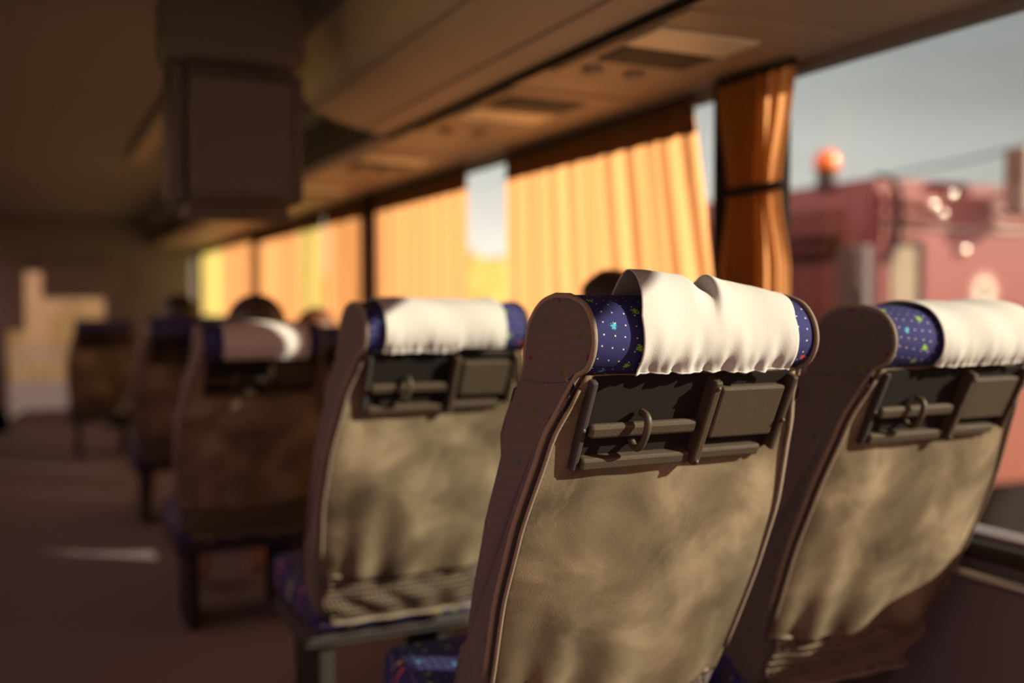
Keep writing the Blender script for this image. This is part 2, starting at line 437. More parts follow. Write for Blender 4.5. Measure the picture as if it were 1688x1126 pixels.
    build('seat_frame', bm, M['blackplastic'], root, bevel=0.006)
    for sx in (-0.16, 0.16):
        bm = bmesh.new(); box(bm, sx-0.02, sx+0.02, 0.44, 0.70, 0.0, 0.30); build('leg', bm, M['frame'], root, bevel=0.006)
    return root

def children(o): return [c for c in bpy.data.objects if c.parent == o]
def copy_tree(o, parent=None):
    c = o.copy(); C.objects.link(c)
    if parent: c.parent = parent
    for ch in children(o): copy_tree(ch, c)
    return c

proto = make_seat()
# x, y of the headrest's rear, height offset, label
SEATS = [
    (0.854, 1.127, -0.004, 'grey-backed seat with dotted blue headrest under rumpled white cloth, in the middle'),
    (1.485, 1.215, -0.020, 'grey-backed seat beside the open window, its white cloth lying smooth'),
    (0.820, 2.000, -0.014, 'aisle seat one row ahead of the seat with the rumpled cloth'),
    (1.450, 2.000, -0.035, 'seat against the big orange curtain, under the dark-haired head, mostly hidden'),
    (0.660, 3.150, -0.085, 'dark aisle seat with the person in a grey-streaked dark cap'),
    (1.200, 4.050, -0.110, 'seat of the reddish-brown haired passenger, near the second window bay'),
    (0.690, 5.000, -0.080, 'shaded aisle seat of the dark figure far forward in the bus'),
    (0.470, 7.600, -0.130, 'farthest dark seat, standing before the windscreen'),
    (-0.330, 2.050, -0.02, 'dark seat across the aisle at the left edge of the view'),
]
seat_objs = []
for i, (x, y, dz, lab) in enumerate(SEATS):
    s = proto if i == 0 else copy_tree(proto)
    s.location = (x, y, 0); s.scale = (1, 1, 1 + dz/TOPZ)
    tag(s, lab, 'seat', 'rows of coach seats')
    seat_objs.append(s)

# ------------------------------------------------------------------ headrest cloths
DR = catmull([(0.028, -0.118)] + REAR[1:] + FRONT, 8)
def drape_pt(t):
    k = t*(len(DR)-1); i = min(int(k), len(DR)-2); f = k - i
    a, b = DR[i], DR[i+1]
    y = a[0]+(b[0]-a[0])*f; z = a[1]+(b[1]-a[1])*f
    tx, tz = b[0]-a[0], b[1]-a[1]; l = math.hypot(tx, tz) or 1
    return y, z, -tz/l, tx/l          # point and outward normal (y, z)
def cloth(name, u0, u1, lift, rip, hem, label, sx, sy, dz, seed, skew=0.0):
    rnd = random.Random(seed); ph = [rnd.uniform(0, 6) for _ in range(6)]
    def fn(s, t):
        u = u0 + (u1-u0)*s
        tt = min(1.0, max(0.0, 0.045 + hem(s)) + (1 - hem(s))*t)
        y, z, ny, nz = drape_pt(tt)
        # the sheet stands out from the roll where it is rumpled
        up = lift(s) * math.exp(-((tt-0.56)/(0.15 if tt < 0.56 else 0.12))**2)
        near = max(0, (0.34 - tt)/0.34)
        wob = rip * near**1.3 * (math.sin(s*38 + ph[0] + 5*tt) + 0.6*math.sin(s*61 + ph[1] - 9*tt) + 0.5*math.sin(s*17 + ph[2]))
        hemk = max(0, (0.20 - tt)/0.16)
        wob += 0.0016*min(1, hemk)*(math.sin(s*92 + 22*tt + ph[5]) + 0.7*math.sin(s*57 - 14*tt))
        wob += 0.0013*math.sin(s*14 + ph[3] + 10*tt) + 0.0016*math.sin(6*s - 7*tt + ph[4])
        off = 0.0080 + wob + rip*1.2*near
        y += ny*off; z += nz*off + up
        y -= up*0.25*math.sin(5*tt)
        return Vector((u + skew*max(0, tt-0.35), y, TOPZ + z))
    o = grid_mesh(name, fn, 90, 60, M['linen'], None, 0.0016)
    # stitched hem line along the lower edge
    bm = bmesh.new(); tube(bm, [fn(i/60, 0.0) for i in range(61)], 0.0018, 6)
    h = build('hem', bm, M['linen'], o, True)
    o.location = (sx, sy, dz)
    return tag(o, label, 'headrest cloth', 'white cloths over the headrests')
l2 = [(0.0, 0.029), (0.10, 0.029), (0.34, 0.019), (0.43, 0.003), (0.465, 0.003), (0.515, 0.024), (0.62, 0.017), (0.80, 0.008), (1.0, 0.0)]
cloth('headrest_cover', -0.119, 0.146, lambda s: lerp_tab(l2, s), 0.0032, lambda s: 0.03 + 0.0*s, 'rumpled white cloth standing up in folds on the sharp middle headrest', 0.854, 1.127, -0.004, 3, 0.13)
cloth('headrest_cover', -0.150, 0.130, lambda s: 0.0015, 0.0014, lambda s: 0.03 if s < 0.55 else 0.03 + 0.9*min(0.06, (s-0.55)*0.8), 'bright white cloth on the aisle headrest one row ahead, lower at its left', 0.82, 2.0, -0.014, 5)
cloth('headrest_cover', -0.082, 0.165, lambda s: 0.0012, 0.0016, lambda s: 0.045, 'white cloth on the headrest beside the open window, cut by the frame edge', 1.485, 1.215, -0.020, 8)
cloth('headrest_cover', -0.125, 0.140, lambda s: 0.0015, 0.0014, lambda s: 0.04, 'white cloth mostly in shade below the dark cap', 0.66, 3.15, -0.085, 11)

# ------------------------------------------------------------------ bus shell
def sbox(name, boxes, mat, bev=0.0, label=None):
    bm = bmesh.new()
    for b in boxes: box(bm, *b)
    return structure(build(name, bm, mat, None, bevel=bev), label)
SILL = 0.67; HEAD = CAM_Z + 0.60
Y0, Y1 = -2.6, 11.62
sbox('floor', [(-0.82, WALL + 0.1, Y0, 9.9, -0.08, 0.0)], M['carpet'], label='dark carpeted bus floor')
sbox('ceiling', [(-0.82, 1.25, Y0, Y1, 2.06, 2.12), (1.2, WALL + 0.1, Y0, Y1, 1.99, 2.12)], M['roof'], label='dark bus ceiling')
side = [(WALL, WALL + 0.07, Y0, 8.5, 0.0, SILL), (WALL, WALL + 0.07, 8.5, Y1, 0.0, CAM_Z - 0.13), (WALL, WALL + 0.07, Y0, Y1, HEAD, 1.99)]
sbox('wall_right', side, M['wall'], label='dark side wall of the bus below and above the windows')
sbox('wall_left', [(-0.86, -0.80, Y0, Y1, 0.0, 0.70), (-0.86, -0.80, Y0, Y1, 1.75, 2.06)] + [(-0.86, -0.80, y-0.05, y+0.05, 0.7, 1.75) for y in PILLARS], M['wall'], label='dark aisle-side wall of the bus')
for i, y in enumerate(PILLARS):
    hw = 0.130 if y < 3 else 0.105
    y = y - 0.135 if y < 3 else y
    sbox('trim_%d' % (i+1), [(WALL - 0.045 if y < 3 else WALL - 0.060, WALL + (0.015 if y < 3 else 0.07), y-hw, y+hw, SILL - 0.02, HEAD + 0.02)], M['rubber'], 0.01, 'dark window pillar')
for i, (a, b) in enumerate(zip(PILLARS, PILLARS[1:])):
    zb = SILL if a < 8 else CAM_Z - 0.13
    bm = bmesh.new(); box(bm, WALL + 0.040, WALL + 0.046, a + 0.06, b - 0.06, zb, HEAD)
    structure(build('window_%d' % (i+1), bm, M['glass']), 'side window pane of the bus')
    bm = bmesh.new(); box(bm, -0.835, -0.829, a + 0.05, b - 0.05, 0.7, 1.75)
    structure(build('window_%d' % (i+11), bm, M['glass']), 'aisle-side window pane of the bus')
# sill rail
sbox('trim_11', [(WALL - 0.05, WALL + 0.0, Y0, 8.4, SILL - 0.045, SILL - 0.01)], M['frame'], 0.01, 'grey rail along the window sill')
bm = bmesh.new(); tube(bm, [(WALL - 0.075, Y0, 0.60), (WALL - 0.075, 8.4, 0.60)], 0.012, 8)
structure(build('trim_12', bm, M['steel'], None, True), 'thin metal rail along the window wall')
# front: header, sun visor, dash, windscreen
sbox('wall_front', [(-0.86, WALL + 0.07, 11.55, 11.62, 1.48, 2.06), (-0.86, -0.22, 11.55, 11.62, -0.3, 1.48), (0.72, WALL + 0.07, 11.55, 11.62, -0.3, 1.48), (-0.86, WALL + 0.07, 11.55, 11.62, -0.5, 0.03)], M['wall'], label='dark front wall around the windscreen')
bm = bmesh.new(); box(bm, -0.55, 1.05, 11.57, 11.576, -0.1, 1.5)
structure(build('window_21', bm, M['glass']), 'windscreen of the bus')
sbox('trim_13', [(0.11, 0.90, 11.40, 11.44, 1.20, 1.56), (-0.40, -0.05, 11.40, 11.44, 0.87, 1.56)], M['wall'], 0.01, 'lowered sun blind at the windscreen')

# right luggage bins
def bin_unit(y0, y1, label):
    root = empty('luggage_bin', (1.2, y0, CAM_Z + 0.62))
    prof = catmull([(1.216, 0.618), (1.10, 0.638), (1.00, 0.664), (0.925, 0.696), (0.880, 0.75), (0.862, 0.83), (0.860, 0.905)], 5)
    bm = bmesh.new(); n = 10; rows = []
    back = [(0.90, 0.905), (0.96, 0.76), (1.05, 0.70), (1.24, 0.640)]
    full = prof + back
    for k in range(n+1):
        y = (y1-y0)*k/n
        rows.append([bm.verts.new((x-1.2, y, z-0.62)) for x, z in full])
    for A, B in zip(rows, rows[1:]):
        for i in range(len(full)): bm.faces.new((A[i], A[(i+1) % len(full)], B[(i+1) % len(full)], B[i]))
    bm.faces.new(rows[0]); bm.faces.new(rows[-1][::-1])
    build('door', bm, M['bin'], root, False)
    bm = bmesh.new(); tube(bm, [(0.012, 0.0, -0.004), (0.012, y1-y0, -0.004)], 0.012, 8); build('lip', bm, M['rubber'], root, True)
    for zz, xx in ((0.637, 1.105), (0.70, 0.921)):
        bm = bmesh.new(); tube(bm, [(xx-1.2-0.001, 0.01, zz-0.62), (xx-1.2-0.001, y1-y0-0.01, zz-0.62)], 0.0035, 6); build('seam', bm, M['roof'], root, True)
    bm = bmesh.new(); box(bm, -0.28, 0.0, y1-y0-0.01, y1-y0+0.02, 0.075, 0.28); build('end_cap', bm, M['bin'], root, bevel=0.01)
    tag(root, label, 'luggage bin', 'overhead luggage bins')
bin_unit(-1.4, 3.55, 'long overhead luggage bin lit amber above the big curtain')
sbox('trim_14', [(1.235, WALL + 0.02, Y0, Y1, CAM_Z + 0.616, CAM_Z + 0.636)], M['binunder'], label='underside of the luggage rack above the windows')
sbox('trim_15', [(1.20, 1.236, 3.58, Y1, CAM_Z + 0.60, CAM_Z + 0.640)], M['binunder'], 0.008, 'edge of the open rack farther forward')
sbox('trim_16', [(1.30, 1.33, 3.58, Y1, CAM_Z + 0.63, 2.06)], M['grille'], label='dark back of the open rack')
# service panels on the underside: pale panel with reflected sun put in its colour and dark speaker grille
def service(y, dark, label):
    z = CAM_Z + 0.616
    root = empty('ceiling_panel', (1.38, y, z))
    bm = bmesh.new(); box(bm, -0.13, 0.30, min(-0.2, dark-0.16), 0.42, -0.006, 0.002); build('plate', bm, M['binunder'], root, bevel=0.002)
    bm = bmesh.new(); box(bm, -0.12, 0.16, -0.075, 0.075, -0.014, -0.006); build('lamp_cover', bm, M['panel'], root, bevel=0.005)
    bm = bmesh.new(); box(bm, -0.10, 0.16, dark-0.075, dark+0.075, -0.012, -0.006); build('speaker_grille', bm, M['grille'], root, bevel=0.003)
    for dx in (-0.05, 0.08):
        bm = bmesh.new(); lathe(bm, [(0.028, 0.0), (0.030, -0.010), (0.020, -0.016), (0.008, -0.012)], dx, 0.34, -0.006, 16); build('air_nozzle', bm, M['binunder'], root, True)
    tag(root, label, 'overhead panel', 'overhead service panels')
service(1.93, 0.16, 'service panel under the rack nearest the camera, above the tied curtain')
service(2.94, -0.20, 'service panel under the rack above the big orange curtain')
service(4.05, 0.20, 'service panel under the rack at the gap between the curtains')
service(5.30, 0.20, 'service panel under the rack just past the hanging monitor')

# ceiling strip and hanging monitor
sbox('trim_17', [(0.56, 0.66, 3.8, 6.6, 2.02, 2.06)], M['bin'], 0.02, 'ceiling duct strip along the aisle')
mon = empty('hanging_monitor', (0.545, 2.9, 2.06))
bm = bmesh.new(); box(bm, -0.185, 0.185, -0.02, 0.26, -0.66, -0.20); bmesh.ops.bevel(bm, geom=[e for e in bm.edges], offset=0.045, segments=4, affect='EDGES')
build('housing', bm, M['monitor'], mon, True)
bm = bmesh.new(); box(bm, -0.14, 0.14, -0.028, -0.015, -0.60, -0.28); build('rear_cover', bm, M['monitor'], mon, bevel=0.01)
bm = bmesh.new(); box(bm, -0.20, 0.20, 0.0, 0.26, -0.235, 0.0); build('mount', bm, M['monitor'], mon, bevel=0.04)
tag(mon, 'black monitor housing hanging from the ceiling over the aisle', 'monitor')

# ------------------------------------------------------------------ curtains
def curtain(y0, y1, label, mat, folds, amp=0.011, seed=1, x=WALL - 0.055, pinch=None, zb=None, lean=(0, 0), band=True):
    """pleated sheet from y0 (near) to y1 (far); pinch = (z, near y, far y) where a strap gathers it"""
    rnd = random.Random(seed); ph = [rnd.uniform(0, 6.28) for _ in range(5)]
    z1 = CAM_Z + 0.59; z0 = zb if zb is not None else SILL - 0.05
    def fn(s, t):
        z = z1 + (z0 - z1)*t
        a, b = y0 + lean[0]*t, y1 + lean[1]*t
        am = amp
        if pinch:
            w = math.exp(-((z - pinch[0])/0.17)**2) if z > pinch[0] else max(math.exp(-((z - pinch[0])/0.17)**2), 0.25)
            a = a + (pinch[1]-a)*w; b = b + (pinch[2]-b)*w
        q = s + 0.018*math.sin(s*9 + ph[2])
        xx = x + am*(math.sin(2*math.pi*folds*q + ph[0]) + 0.45*math.sin(2*math.pi*folds*1.7*q + ph[1] + 1.5*t)) * (0.75 + 0.25*math.sin(3*s + ph[3]))
        return Vector((xx - x, a + (b-a)*s - y0, z - z0))
    root = empty('curtain', (x, y0, z0))
    o = grid_mesh('drape', fn, int(folds*14), 36, mat, root)
    if band:
        def fb(s, t):
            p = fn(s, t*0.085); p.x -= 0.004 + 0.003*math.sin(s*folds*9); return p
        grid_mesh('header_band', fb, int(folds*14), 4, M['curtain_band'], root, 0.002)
    bm = bmesh.new(); tube(bm, [(0.0, 0.0, z1 - z0 + 0.012), (0.0, y1 - y0, z1 - z0 + 0.012)], 0.008, 8); build('rail', bm, M['rubber'], root, True)
    if pinch:
        bm = bmesh.new(); yy0 = pinch[1] - y0; yy1 = pinch[2] - y0; zz = pinch[0] - z0
        ring = [(0.055*math.cos(a), (yy0+yy1)/2 + (abs(yy1-yy0)/2 + 0.012)*math.sin(a), zz + 0.01*math.cos(a)) for a in [2*math.pi*k/24 for k in range(24)]]
        tube(bm, ring, 0.011, 8, closed=True); build('tie_strap', bm, M['rubber'], root, True)
    tag(root, label, 'curtain', 'curtains along the windows')
    return root
curtain(2.40, 3.68, 'big glowing orange curtain behind the middle headrest', M['curtain'], 11, 0.009, seed=1, x=WALL - 0.03, lean=(-0.24, 0.0))
curtain(1.935, 2.24, 'dark gathered orange curtain tied with a strap at the near pillar', M['curtain'], 7, 0.010, seed=2, x=WALL - 0.068, pinch=(CAM_Z + 0.30, 1.99, 2.19), band=False)
curtain(4.02, 5.28, 'orange curtain left of the bright gap, above the aisle headrest', M['curtain'], 10, seed=3)
curtain(5.525, 6.35, 'orange curtain just beyond the second pillar', M['curtain'], 8, seed=4)
curtain(6.38, 7.00, 'pale yellow curtain between two orange ones', M['yellow'], 6, seed=5)
curtain(7.02, 8.38, 'orange curtain above the person with the dark cap', M['curtain'], 9, seed=6)
curtain(8.62, 10.2, 'narrow orange curtain far forward, beside the yellow one', M['curtain'], 10, seed=7, zb=CAM_Z - 0.13)
curtain(10.25, 11.45, 'yellow curtain farthest forward', M['yellow'], 9, seed=8, zb=CAM_Z - 0.13)

# ------------------------------------------------------------------ people
SKIN = plain('skin', (0.36, 0.20, 0.14), 0.55, 0.4)
def skin_mesh(name, verts, edges, radii, mat, parent, root_i=0, sub=1):
    me = bpy.data.meshes.new(name); me.from_pydata([tuple(v) for v in verts], edges, []); me.update()
    o = link(name, me, mat, parent, True)
    sk = o.modifiers.new('skin', 'SKIN'); sk.use_smooth_shade = True
    for i, r in enumerate(radii):
        me.skin_vertices[0].data[i].radius = (r, r) if not isinstance(r, tuple) else r
        me.skin_vertices[0].data[i].use_root = (i == root_i)
    ss = o.modifiers.new('sub', 'SUBSURF'); ss.levels = sub; ss.render_levels = sub
    return o
def person(x, y, top, label, shirt, hair, hairlen=0.0, cap=None):
    """seated figure facing forward; y = the back of the head, top = crown height"""
    root = empty('person', (x, y, 0))
    h = top
    head_c = h - 0.115
    V = [(0, 0.34, 0.63), (0, 0.26, h-0.60), (0, 0.19, h-0.42), (0, 0.115, h-0.27), (0, 0.105, h-0.20), (0, 0.10, head_c-0.01), (0, 0.105, head_c+0.045)]
    Rr = [(0.15, 0.11), (0.14, 0.10), (0.155, 0.105), 0.060, 0.055, (0.074, 0.092), (0.062, 0.078)]
    E = [(0,1),(1,2),(2,3),(3,4),(4,5),(5,6)]
    def add(p, r, par):
        V.append(p); Rr.append(r); E.append((par, len(V)-1)); return len(V)-1
    add((0, 0.215, head_c-0.025), 0.013, 5)                      # nose
    add((0, 0.185, head_c-0.085), 0.030, 5)                      # chin
    for s in (-1, 1):
        add((s*0.083, 0.095, head_c-0.02), 0.016, 5)             # ear
        sh = add((s*0.165, 0.135, h-0.335), 0.062, 2)
        el = add((s*0.20, 0.16, h-0.58), 0.045, sh)
        wr = add((s*0.12, 0.38, 0.60), 0.028, el)
        pm = add((s*0.10, 0.44, 0.595), (0.036, 0.018), wr)
        for k in range(4):
            f1 = add((s*0.10 + (k-1.5)*0.019, 0.495, 0.592), 0.0085, pm)
            add((s*0.10 + (k-1.5)*0.020, 0.530 - abs(k-1.4)*0.006, 0.578), 0.0075, f1)
        add((s*0.065, 0.46, 0.588), 0.010, pm)
        hp = add((s*0.09, 0.38, 0.60), 0.085, 0)
        kn = add((s*0.11, 0.70, 0.57), 0.060, hp)
        an = add((s*0.11, 0.64, 0.09), 0.038, kn)
        add((s*0.115, 0.80, 0.04), (0.040, 0.026), an)
    body = skin_mesh('body', V, E, Rr, SKIN, root)
    cm = plain('shirt', shirt, 0.9, 0.2, noise=0.2, nscale=30)
    SV = [(0, 0.33, 0.655), (0, 0.26, h-0.60), (0, 0.19, h-0.42), (0, 0.115, h-0.30)]; SR = [(0.165, 0.125), (0.155, 0.115), (0.17, 0.12), 0.075]
    SE = [(0,1),(1,2),(2,3)]
    for s in (-1, 1):
        b = len(SV); SV += [(s*0.168, 0.135, h-0.335), (s*0.20, 0.16, h-0.58), (s*0.135, 0.33, 0.605)]; SR += [0.076, 0.058, 0.040]
        SE += [(2, b), (b, b+1), (b+1, b+2)]
    skin_mesh('jacket', SV, SE, SR, cm, root)
    tv = [(0, 0.34, 0.63)]; tr = [(0.165, 0.125)]; te = []
    for s in (-1, 1):
        b = len(tv); tv += [(s*0.09, 0.40, 0.605), (s*0.11, 0.70, 0.575), (s*0.11, 0.675, 0.14)]; tr += [0.097, 0.072, 0.054]
        te += [(0, b), (b, b+1), (b+1, b+2)]
    skin_mesh('trousers', tv, te, tr, plain('trousers', (0.03, 0.03, 0.04), 0.9, 0.2), root)
    # hair: shell round the skull, open at the face
    hm = plain('hair', hair, 0.5, 0.5, noise=0.35, nscale=70, bump=0.8, bscale=160)
    rn = random.Random(int(x*100)); w = [rn.uniform(0, 6) for _ in range(4)]
    bm = bmesh.new()
    def fh(d):
        k = 1.0 + 0.03*math.sin(9*d.x + w[0]) * math.sin(8*d.z + w[1]) + 0.02*math.sin(17*d.y + w[2])
        if d.y > 0.35 and d.z < 0.35: k *= 0.80
        return k
    ellipsoid(bm, (0, 0.095, head_c + 0.012 - hairlen/2), 0.092, 0.108, 0.103 + hairlen/2, 26, 18, fh)
    build('hair', bm, hm, root, True)
    if cap:
        m = plain('cap_cloth', cap, 0.8, 0.3, bump=0.5, bscale=300)
        bm = bmesh.new()
        prof = [(0.099*math.cos(a), 0.10*math.sin(a)) for a in [0, 0.25, 0.5, 0.75, 1.0, 1.25, 1.5]] + [(0.002, 0.101)]
        lathe(bm, prof, 0, 0.098, head_c + 0.020, 28)
        cp = build('cap', bm, m, root, True)
        bm = bmesh.new(); lathe(bm, [(0.010, 0.0), (0.010, 0.004), (0.004, 0.008)], 0, 0.098, head_c + 0.119, 10); build('button', bm, m, cp, True)
        bm = bmesh.new(); ellipsoid(bm, (0, 0.205, head_c + 0.022), 0.075, 0.075, 0.008, 18, 8); build('visor', bm, m, cp, True)
    tag(root, label, 'person', 'passengers')
person(1.435, 2.245, CAM_Z + 0.094, 'dark-haired passenger whose crown shows before the big orange curtain', (0.05, 0.05, 0.07), (0.018, 0.011, 0.008))
person(0.705, 3.40, CAM_Z + 0.028, 'person in a dark cap above the shaded white cloth', (0.06, 0.05, 0.05), (0.04, 0.03, 0.025), cap=(0.040, 0.032, 0.028))
person(1.150, 4.30, CAM_Z - 0.020, 'passenger with reddish-brown hair beside the person in the cap', (0.10, 0.06, 0.04), (0.10, 0.032, 0.012))
person(0.690, 5.25, CAM_Z + 0.045, 'dark figure seated far forward, left of the yellow curtain', (0.03, 0.028, 0.03), (0.014, 0.010, 0.009))

# ------------------------------------------------------------------ outside
GZ = -1.20
grass = plain('dry_grass', (0.46, 0.40, 0.14), 0.95, 0.1, noise=0.35, nscale=2.0)
asph = plain('asphalt', (0.09, 0.078, 0.08), 0.9, 0.2, noise=0.25, nscale=3.0)
sbox('ground', [(-30, 60, -20, 80, GZ - 0.1, GZ)], grass, label='dry yellow grass field outside')
sbox('road', [(-6, 9.5, -8, 60, GZ, GZ + 0.01)], asph, label='grey asphalt outside the bus')

# lorry cab: rear face towards the bus, its side with window and roundel sunlit
red = plain('lorry_red', (0.185, 0.048, 0.041), 0.30, 0.5, noise=0.08, nscale=2, coat=0.4)
shade_red = plain('lorry_dark_red', (0.13, 0.035, 0.032), 0.5, 0.4, noise=0.15, nscale=3)  # shade on the rear face put into a darker copy of the red
chrome = plain('chrome_strip', (0.75, 0.68, 0.60), 0.18, 0.5, metal=1.0)
cream = plain('pale_paint', (0.30, 0.25, 0.20), 0.5, 0.4)
LX, LY = 5.43, 5.28
TOP = CAM_Z + 0.915
t = empty('lorry', (LX, LY, GZ))
def lb(name, boxes, mat, bev, par=t, seg=3):
    bm = bmesh.new()
    for b in boxes: box(bm, *b)
    return build(name, bm, mat, par, bevel=bev, seg=seg)
H = TOP - GZ
bm = bmesh.new(); box(bm, 0.0, 2.5, 0.0, 2.45, 0.95, H)
top_e = [e for e in bm.edges if all(v.co.z > H - 0.01 for v in e.verts)]
bmesh.ops.bevel(bm, geom=top_e, offset=0.11, segments=5, affect='EDGES')
vert_e = [e for e in bm.edges if abs(e.verts[0].co.z - e.verts[1].co.z) > 1]
bmesh.ops.bevel(bm, geom=vert_e, offset=0.06, segments=3, affect='EDGES')
cab = build('cab', bm, red, t, True)
for p in cab.data.polygons: p.use_smooth = False
lb('rear_panel', [(-0.015, 0.0, 0.30, 2.40, 1.0, H - 0.20)], shade_red, 0.01)
lb('intake_stack', [(-0.09, 0.0, 0.02, 0.30, 0.9, H - 0.50)], plain('stack_grey', (0.05, 0.048, 0.045), 0.6, 0.4), 0.02)
sg = lb('name_board', [(-0.05, -0.015, 0.34, 1.16, H - 0.59, H - 0.41)], plain('board_brown', (0.012, 0.004, 0.004), 0.8, 0.1), 0.01)
bm = bmesh.new(); rr = random.Random(4); yy = 0.44
while yy < 1.06:
    w = rr.uniform(0.03, 0.055); box(bm, -0.053, -0.049, yy, yy + w, H - 0.53, H - 0.47); yy += w + 0.018
build('lettering', bm, plain('board_letters', (0.13, 0.04, 0.03), 0.6, 0.3), sg)
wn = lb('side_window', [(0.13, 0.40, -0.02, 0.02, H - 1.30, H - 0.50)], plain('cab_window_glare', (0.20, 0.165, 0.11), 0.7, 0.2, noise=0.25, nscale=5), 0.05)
lb('window_seal', [(0.40, 0.47, -0.022, 0.02, H - 1.30, H - 0.50), (0.13, 0.47, -0.022, 0.02, H - 0.50, H - 0.46)], M['rubber'], 0.01, wn)
for zz, th in ((0.20, 0.022), (0.30, 0.018), (0.36, 0.015)):
    bm = bmesh.new(); tube(bm, [(0.04, -0.012, H - zz), (2.4, -0.012, H - zz)], th, 10); build('gutter', bm, red if th > 0.016 else cream, t, True)
for xx, zz in ((0.72, 0.11), (0.62, 0.26), (0.86, 0.52), (0.52, 0.20)):  # chrome beads added to make the sun glints on the cab side
    bm = bmesh.new(); ellipsoid(bm, (xx, -0.03, H - zz), 0.045, 0.03, 0.035, 14, 8); build('marker_lamp', bm, chrome, t, True)
# roundel emblem on the side
bm = bmesh.new()
def disc(bm_, cx, cz, r0, r1, y, n=32):
    A = [bm_.verts.new((cx + r0*math.cos(2*math.pi*k/n), y, cz + r0*math.sin(2*math.pi*k/n))) for k in range(n)]
    B = [bm_.verts.new((cx + r1*math.cos(2*math.pi*k/n), y, cz + r1*math.sin(2*math.pi*k/n))) for k in range(n)]
    for k in range(n): bm_.faces.new((A[k], A[(k+1) % n], B[(k+1) % n], B[k]))
disc(bm, 1.12, H - 0.83, 0.10, 0.16, -0.004)
em = build('roundel', bm, plain('roundel_pink', (0.30, 0.15, 0.12), 0.5, 0.4), t)
bm = bmesh.new(); disc(bm, 1.12, H - 0.83, 0.004, 0.11, -0.006); build('roundel_disc', bm, plain('roundel_white', (0.46, 0.42, 0.34), 0.5, 0.4), em)
bm = bmesh.new(); box(bm, 1.095, 1.145, -0.010, -0.006, H - 0.90, H - 0.76); box(bm, 1.075, 1.165, -0.010, -0.006, H - 0.82, H - 0.785); build('roundel_mark', bm, plain('roundel_green', (0.04, 0.07, 0.035), 0.6, 0.3), em)
# beacon
bm = bmesh.new(); lathe(bm, [(0.085, 0.0), (0.090, 0.02), (0.070, 0.05), (0.075, 0.13)], 0.10, 0.60, H - 0.03, 20); bc = build('beacon_base', bm, M['blackplastic'], t, True)
bm = bmesh.new(); lathe(bm, [(0.098, 0.0), (0.100, 0.06), (0.092, 0.11), (0.070, 0.145), (0.03, 0.16), (0.004, 0.163)], 0.10, 0.60, H + 0.10, 24)
build('beacon_dome', bm, plain('amber_dome', (0.80, 0.22, 0.04), 0.12, 0.6, coat=0.6), bc, True)
# hose over the roof corner, mirror, tank, chassis, wheels
bm = bmesh.new(); tube(bm, catmull([(0.10, 0.10, H + 0.01), (0.16, -0.02, H - 0.05), (0.20, -0.04, H - 0.25), (0.17, -0.04, H - 0.45), (0.10, -0.03, H - 0.62)], 6), 0.022, 8); build('hose', bm, M['rubber'], t, True)
lb('mirror', [(1.10, 1.42, -0.34, -0.16, H - 0.27, H + 0.24)], plain('mirror_grey', (0.17, 0.145, 0.105), 0.5, 0.4), 0.03)
bm = bmesh.new(); tube(bm, [(1.2, -0.20, H - 0.1), (1.2, 0.02, H - 0.1)], 0.015, 8); build('mirror_arm', bm, M['rubber'], t, True)
bm = bmesh.new(); ellipsoid(bm, (-0.45, 0.65, H - 1.22), 0.30, 0.42, 0.26, 20, 12); build('tank', bm, cream, t, True)
lb('chassis', [(-3.4, 2.6, 0.7, 1.75, 0.62, 0.90), (-0.75, 0.0, 0.3, 2.1, 0.85, 1.0)], M['blackplastic'], 0.02)
for wx in (1.7, -2.4):
    for wy in (0.05, 2.10):
        bm = bmesh.new(); A = []
        for yy, r in ((0, 0.30), (0.0, 0.46), (0.04, 0.50), (0.26, 0.50), (0.30, 0.46), (0.30, 0.30)):
            A.append([bm.verts.new((wx + r*math.cos(2*math.pi*k/28), wy + yy, 0.50 + r*math.sin(2*math.pi*k/28))) for k in range(28)])
        for P, Q in zip(A, A[1:]):
            for k in range(28): bm.faces.new((P[k], P[(k+1) % 28], Q[(k+1) % 28], Q[k]))
        bm.faces.new(A[0][::-1]); bm.faces.new(A[-1]); build('wheel', bm, M['rubber'], t, True)
tag(t, 'dark red lorry cab with amber beacon outside the near window', 'lorry')

# cable in the sky, poles
cb = empty('overhead_cable', (9.28, 9.65, GZ))
bm = bmesh.new(); tube(bm, catmull([(0.0, 0.0, 3.82), (0.30, -0.95, 3.94), (0.60, -2.2, 4.08), (1.8, -6.5, 4.80)], 8), 0.014, 6); build('wire', bm, M['rubber'], cb, True)
for px, py, hh in ((0.0, 0.0, 3.83), (1.8, -6.5, 4.82)):
    bm = bmesh.new(); tube(bm, [(px, py, 0), (px, py, hh)], 0.07, 10); build('pole', bm, M['blackplastic'], cb, True)
tag(cb, 'thin dark cable rising across the sky above the lorry', 'cable')

